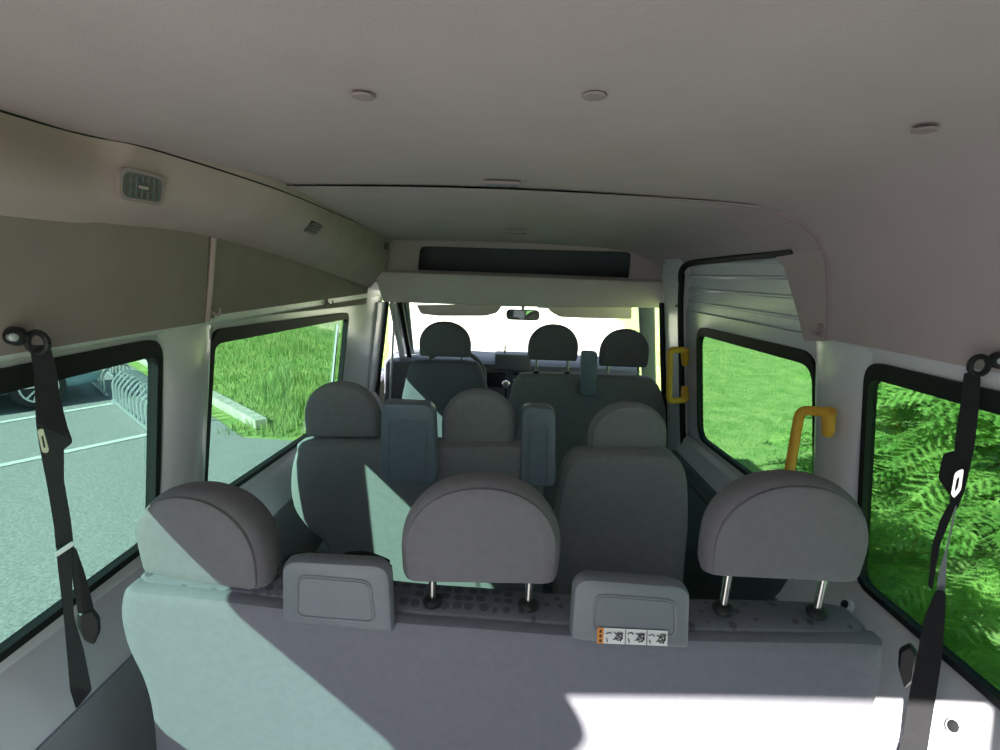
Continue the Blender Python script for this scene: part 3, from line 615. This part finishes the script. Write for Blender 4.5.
belt2((33, 336), -1, xl, 'black seat belt hanging from the left trim in front of the rear left window', [
 ('webbing', [(29, 345), (50, 345), (53, 356), (57, 372), (60, 400), (64, 425), (64, 448), (64, 480), (71, 520), (74, 548), (56, 550), (54, 527), (47, 485), (40, 450), (36, 425), (34, 372)], .003, 'web', xl),
 ('webbing_fold', [(38, 385), (60, 396), (67, 425), (73, 442), (62, 451), (42, 446)], .004, 'web', xl+.006),
 ('webbing', [(56, 548), (72, 548), (72, 575), (74, 617), (84, 650), (92, 690), (76, 709), (70, 690), (64, 620), (58, 570)], .003, 'web', xl),
 ('webbing', [(69, 545), (76, 548), (84, 570), (88, 585), (94, 608), (78, 614), (74, 590), (71, 570)], .003, 'web', xl+.008),
 ('adjuster_bar', [(55, 553), (73, 541), (74, 545), (56, 557)], .004, 'steel', xl+.016),
 ('tongue', [(37, 430), (43, 428), (49, 450), (47, 453), (42, 452)], .003, 'chrome', xl+.02),
 ('buckle', [(77, 612), (92, 606), (100, 616), (101, 630), (94, 644), (84, 640), (77, 626)], .018, 'black', xl+.008)])
xr = .775
belt2((984, 359), 1, xr, 'black seat belt hanging from the right trim in front of the rear right window', [
 ('webbing', [(964, 372), (981, 376), (979, 408), (974, 450), (965, 490), (957, 510), (949, 505), (953, 470), (956, 430), (960, 408)], .003, 'web', xr),
 ('webbing_fold', [(943, 454), (957, 450), (960, 484), (951, 497), (938, 478)], .004, 'web', xr-.004),
 ('webbing', [(949, 503), (956, 506), (948, 525), (940, 545), (932, 590), (928, 586), (932, 545), (940, 520)], .003, 'web', xr-.004),
 ('webbing', [(955, 506), (957, 506), (952, 530), (947, 552), (945, 593), (936, 593), (939, 572), (946, 548)], .003, 'lower', xr),
 ('webbing', [(936, 590), (946, 592), (945, 620), (941, 665), (932, 721), (926, 760), (896, 760), (903, 735), (910, 690), (918, 650), (924, 618)], .003, 'web', xr-.006),
 ('tongue', [(955, 472), (964, 468), (961, 490), (954, 498), (951, 494)], .003, 'chrome', xr-.012),
 ('buckle', [(899, 648), (910, 643), (918, 652), (915, 680), (905, 688), (898, 665)], .02, 'black', xr-.010)])
# dark fold of belt below the left anchor, and holes in the right sill, their dark inside put on as black discs
for px, py, l in [(846, 605, 'round hole in the painted sill beside the right headrest, its dark inside a black disc'), (955, 727, 'round hole in the painted sill at the lower right, its dark inside a black disc')]:
    p = atX(px, py, .828); nn = Vector((-.88, 0, .4)).normalized()
    t = empty('sill_hole', p, l, 'plug', 'holes in the right sill')
    MB().add(*lathe(p-nn*.01, nn, [(.016, 0), (.016, .012), (.012, .014)], 20)).build('hole_rim', 'paint', t)
    MB().add(*lathe(p-nn*.002, nn, [(.011, 0), (.011, .007), (.001, .009)], 20)).build('hole_disc', 'black', t)

# ------------------------------------------------------------------ outside
G = -.65
def gp(px, py): p = atZ(px, py, G); return p
def sheet(pts, z, name, m_, kind=S): return MB().add([(a, b, z) for a, b in pts], [tuple(range(len(pts)))]).build(name, m_, None, False, kind)
sheet([(-80, -40), (80, -40), (80, 120), (-80, 120)], G-.03, 'ground', 'lawn')
sheet([(-40, -30), (1.25, -30), (1.25, 6.4), (-1.2, 6.6), (-2.2, 6.25), (-3.3, 6.35), (-3.95, 7.0), (-18, 20.5), (-40, 8)], G-.012, 'road', 'asphalt')
sheet([(-2.1, 9.4), (-1.6, 8.8), (1.9, 8.8), (3.6, 14), (6, 26), (7, 60), (-13, 60)], G-.01, 'path', 'washout')  # pale sheet added ahead, its colour standing in for overexposed lawn
def linep(a, b, w_=.11):
    a = Vector((a.x, a.y)); b = Vector((b.x, b.y)); d = (b-a).normalized(); n_ = Vector((-d.y, d.x))*w_/2; a = a-d*4
    o = sheet([tuple(a-n_), tuple(b-n_), tuple(b+n_), tuple(a+n_)], G-.004, 'parking_line', 'line', None); return o
tag(linep(gp(0, 465), gp(152, 433)), 'nearer white parking bay line on the asphalt', 'road marking', 'parking lines')
tag(linep(gp(0, 422), gp(113, 403)), 'white parking bay line beside the blue car', 'road marking', 'parking lines')
kd = Vector((.72, -.69)).normalized(); kn = Vector((.69, .72))
# kerb
def kerb(a, b, label, h=.14, w_=.18):
    a = Vector(a); b = Vector(b); d = (b-a); L = d.length; d.normalize(); n_ = Vector((-d.y, d.x)); c = (a+b)/2
    o = MB().add(*rbox((c.x, c.y, G+h/2-.02), [(d.x, d.y, 0), (n_.x, n_.y, 0), (0, 0, 1)], (L, w_, h), .02)).build('kerb_stone', 'kerb')
    return tag(o, label, 'kerb', 'kerb stones')
k0 = Vector((-3.25, 6.75)); L = 1.25
for i in range(9):
    a = k0-kd*(i*L); kerb(a, a-kd*(L-.02), ('pale kerb stone second from the near end of the row' if i == 1 else 'pale concrete kerb stone in the row behind the bicycle racks') if i > 0 else 'pale kerb stone at the near end of the row, beside the grass tuft')
# bicycle racks
def rack(a, b, n, label):
    a = Vector(a); b = Vector(b); d = (b-a).normalized(); c = (a+b)/2; t = empty('bicycle_rack', (c.x, c.y, G), label, 'bicycle rack', 'bicycle racks')
    for o_ in (0, .36): 
        p, q = a+kn*o_, b+kn*o_; MB().add(*tube([(p.x, p.y, G+.03), (q.x, q.y, G+.03)], .022, 8)).build('base_rail', 'steel', t)
    for i in range(n):
        p = a+d*((b-a).length*(i+.5)/n); q = p+kn*.36
        path = roundpath([Vector((p.x, p.y, G+.03)), Vector((p.x, p.y, G+.34)), Vector((p.x+kn.x*.14, p.y+kn.y*.14, G+.50)), Vector((q.x, q.y, G+.46)), Vector((q.x, q.y, G+.03))], .06)
        MB().add(*tube(path, .016, 6)).build('hoop', 'steel', t)
pa = gp(113, 402); pb = gp(150, 433); rack((pa.x, pa.y), (pb.x, pb.y), 10, 'nearer galvanised bicycle rack with wheel hoops beside the parking bay')
pc = Vector((pa.x, pa.y))-kd*.45; pd = pc-kd*2.2; rack((pd.x, pd.y), (pc.x, pc.y), 7, 'farther galvanised bicycle rack in front of the blue car')
# blue car
h = Vector((.59, .81)).normalized(); rt_ = Vector((h.y, -h.x)); fwp = Vector((-6.76, 7.34)); CC = fwp - rt_*.80 - h*1.25
def cp(x, y, z): q = CC+h*x+rt_*y; return Vector((q.x, q.y, G+z))
car = empty('car', cp(0, 0, 0), 'blue parked car with alloy wheels beyond the parking line', 'car')
secs = [(-2.05, .35, .62, .62), (-1.98, .24, .90, .80), (-1.6, .20, 1.02, .86), (-.6, .20, 1.0, .88), (.6, .20, .98, .88), (1.3, .20, .92, .87), (1.75, .21, .82, .84), (2.0, .24, .68, .74), (2.1, .34, .58, .62)]
MB().add(*loft([[cp(x, w_*math.copysign(abs(math.cos(t))**.35, math.cos(t)), (zb+zt_)/2+(zt_-zb)/2*math.copysign(abs(math.sin(t))**.5, math.sin(t))) for t in [2*PI*j/24+.01 for j in range(24)]] for x, zb, zt_, w_ in secs])).build('car_body', 'car', car)
cab = [(-1.9, .95, .96, .70), (-1.45, .95, 1.35, .62), (-.8, .95, 1.45, .62), (.1, .95, 1.42, .62), (.5, .93, 1.25, .66), (1.05, .9, .93, .72)]
MB().add(*loft([[cp(x, w_*a, zb), cp(x, w_*a*.97, zb+(zt_-zb)*.7), cp(x, w_*a*.8, zt_), ][::1] + [] for a in (1,) for x, zb, zt_, w_ in cab], False, False)).add(*loft([[cp(x, -w_, zb), cp(x, -w_*.8, zt_), cp(x, w_*.8, zt_), cp(x, w_, zb)] for x, zb, zt_, w_ in cab], False, False)).build('cabin_glass', 'black', car)
for x in (-1.3, 1.25):
    for s in (-1, 1):
        c = cp(x, s*.82, .32); ax_ = Vector((rt_.x*s, rt_.y*s, 0))
        wh = MB().add(*lathe(c, ax_, [(.20, -.10), (.31, -.09), (.325, -.05), (.325, .03), (.30, .06), (.23, .062)], 32)).build('wheel', 'tyre', car)
        MB().add(*lathe(c, ax_, [(.225, .02), (.225, .064), (.205, .064), (.20, .035), (.001, .034)], 32)).build('rim', 'black' if 0 else 'dark', wh)
        g = MB(); a_ = ax_.orthogonal().normalized(); b_ = ax_.cross(a_)
        for k in range(10):
            an = 2*PI*k/10+(.1 if k % 2 else -.1); d_ = a_*math.cos(an)+b_*math.sin(an); g.add(*rbox(c+ax_*.055+d_*.115, [d_, ax_, d_.cross(ax_)], (.21, .02, .028), .005))
        g.add(*lathe(c, ax_, [(.05, .04), (.05, .07), (.001, .075)], 16)); g.add(*lathe(c, ax_, [(.232, .05), (.232, .068), (.21, .070), (.205, .05)], 32)); g.build('spokes', 'alloy', wh)
for s in (-1, 1):
    MB().add(*rbox(cp(1.93, s*.62, .62), [(h.x-s*rt_.x*.4, h.y-s*rt_.y*.4, -.1), (rt_.x, rt_.y, 0), (0, 0, 1)], (.12, .26, .13), .03)).build('headlight', 'white', car)
# lawn blades (left bank and right lawn)
def blades(n, region, name, label, hmin, hmax, wd):
    a = np.array(region); V = []; x = rng.uniform(a[0], a[1], n); y = a[2]+(a[3]-a[2])*rng.uniform(0, 1, n)**1.5
    return x, y
def grass(name, label, xs, ys, hs, wd):
    n = len(xs); an = rng.uniform(0, 2*PI, n); ln_ = rng.uniform(0, .5, n)*hs; la = rng.uniform(0, 2*PI, n)
    v = np.zeros((n, 3, 3)); dx = np.cos(an)*wd; dy = np.sin(an)*wd
    v[:, 0] = np.stack([xs-dx, ys-dy, np.full(n, G-.03)], 1); v[:, 1] = np.stack([xs+dx, ys+dy, np.full(n, G-.03)], 1)
    v[:, 2] = np.stack([xs+np.cos(la)*ln_, ys+np.sin(la)*ln_, G-.03+hs], 1)
    me = bpy.data.meshes.new(name); me.vertices.add(3*n); me.vertices.foreach_set('co', v.reshape(-1)); me.loops.add(3*n); me.loops.foreach_set('vertex_index', np.arange(3*n))
    me.polygons.add(n); me.polygons.foreach_set('loop_start', np.arange(n)*3); me.update(calc_edges=True); me.validate(); me.materials.append(M['blade'])
    o = bpy.data.objects.new(name, me); col.objects.link(o); return tag(o, label, 'grass', None, 'stuff')
n = 90000; x = rng.uniform(-16, 0, n); y = rng.uniform(6.4, 24, n)
ok = ((x+3.25)*kn.x+(y-6.75)*kn.y > .15) | ((x > -3.7) & (y > 6.42) & ((x+3.25)*kn.x+(y-6.75)*kn.y < -.12)) | ((x > -3.2) & (y > 6.42)); ok &= ~((y > 8.8) & (x > -2-(y-8.8)*.22)); x, y = x[ok], y[ok]
hs = rng.uniform(.05, .13, len(x))*(1+.8*(np.sin(x*1.3)*np.cos(y*1.1+x) > .3)); hs[(x > -3.6) & (y < 8)] *= 1.6
grass('grass', 'long sunlit grass on the bank beyond the kerb on the left', x, y, hs, .012)
n = 60000; x = rng.uniform(1.3, 14, n); y = rng.uniform(2, 20, n); ok = x > 1.4+.1*np.maximum(0, y-8)*2.2; ok &= (x-3.95)**2+(y-3.45)**2 > 5.2; x, y = x[ok], y[ok]
grass('grass', 'short mown grass on the lawn to the right of the van', x, y, rng.uniform(.03, .065, len(x)), .008)

# fir tree beside the right window
def fir(cx, cy, H, Rb, nsp, label, z0=.1):
    t = empty('fir_tree', (cx, cy, G), label, 'tree')
    MB().add(*tube([(cx, cy, G-.03), (cx+.02, cy, G+H*.5), (cx, cy, G+H)], [.12, .07, .01], 10)).build('trunk', 'bark', t)
    # one spray: a stem with side twigs, each carrying needles
    tv = []
    def needle_strip(p, d, nrm, L, nd=16, nl=.024):
        d = d/np.linalg.norm(d); sd = np.cross(nrm, d); sd /= np.linalg.norm(sd)
        for k in range(nd):
            b = p+d*(L*(k+.3)/nd); l_ = nl*(1-.35*k/nd)
            for s in (-1, 1):
                tip = b+sd*s*l_*.9+d*l_*.55+nrm*l_*rng.uniform(-.15, .35); tv.append([b-d*.0050, b+d*.0054, tip])
        tip = p+d*(L+.012); tv.append([p+d*L-sd*.004, p+d*L+sd*.004, tip])
    up_ = np.array([0, 0, 1.]); L = .50
    for k in range(9):
        s0 = L*k/9; z = -.25*s0*s0/L
        needle_strip(np.array([s0, 0, z]), np.array([1, 0, -.5*s0/L]), up_, L/9, 5)
        for s in (-1, 1):
            l_ = .20*(1-.62*k/9)*rng.uniform(.85, 1.1); needle_strip(np.array([s0+.015, 0, z]), np.array([.75, s*.8, -.18]), up_, l_, max(5, int(l_/.011)))
            if k < 5: needle_strip(np.array([s0+.06, s*.07, z-.02]), np.array([1, s*.15, -.15]), up_, l_*.45, 6)
    T = np.array(tv); m = len(T)
    f = rng.uniform(0, 1, nsp)**.75; zz = f*H; ang = rng.uniform(0, 2*PI, nsp); Rl = Rb*(1-zz/H)**.8+.08; lay = rng.uniform(.62, 1.0, nsp)
    A = np.zeros((nsp, m, 3, 3)); 
    for i in range(nsp):
        sc = rng.uniform(.75, 1.25); yaw = ang[i]+rng.uniform(-.5, .5); pit = rng.uniform(-.35, .25); rl = rng.uniform(-.5, .5)
        cy_, sy_ = math.cos(yaw), math.sin(yaw); cp_, sp_ = math.cos(pit), math.sin(pit); cr_, sr_ = math.cos(rl), math.sin(rl)
        Rm = np.array([[cy_, -sy_, 0], [sy_, cy_, 0], [0, 0, 1]]) @ np.array([[cp_, 0, sp_], [0, 1, 0], [-sp_, 0, cp_]]) @ np.array([[1, 0, 0], [0, cr_, -sr_], [0, sr_, cr_]])
        r0 = max(.05, Rl[i]*lay[i]-.45*sc)
        A[i] = (T*sc) @ Rm.T + np.array([cx+math.cos(ang[i])*r0, cy+math.sin(ang[i])*r0, G+z0+zz[i]-.15*(Rl[i]*lay[i])/Rb])
    V = A.reshape(-1, 3); V[:, 2] = np.maximum(V[:, 2], G-.02); n = len(V)//3
    me = bpy.data.meshes.new('foliage'); me.vertices.add(3*n); me.vertices.foreach_set('co', (V-np.array([cx, cy, G])).reshape(-1)); me.loops.add(3*n); me.loops.foreach_set('vertex_index', np.arange(3*n))
    me.polygons.add(n); me.polygons.foreach_set('loop_start', np.arange(n)*3); me.update(calc_edges=True); me.materials.append(M['needle'])
    o = bpy.data.objects.new('foliage', me); col.objects.link(o); o.parent = t
    # boughs
    g = MB()
    for i in range(90):
        a_ = rng.uniform(0, 2*PI); z = rng.uniform(.1, .85)*H; r = Rb*(1-z/H)*.8
        g.add(*tube([(cx, cy, G+z), (cx+math.cos(a_)*r*.6, cy+math.sin(a_)*r*.6, G+z+.02), (cx+math.cos(a_)*r, cy+math.sin(a_)*r, G+z-.12)], [.02, .012, .004], 5))
    g.build('boughs', 'bark', t)
fir(3.95, 3.45, 4.8, 2.15, 3000, 'dense sunlit fir tree close outside the rear right window')
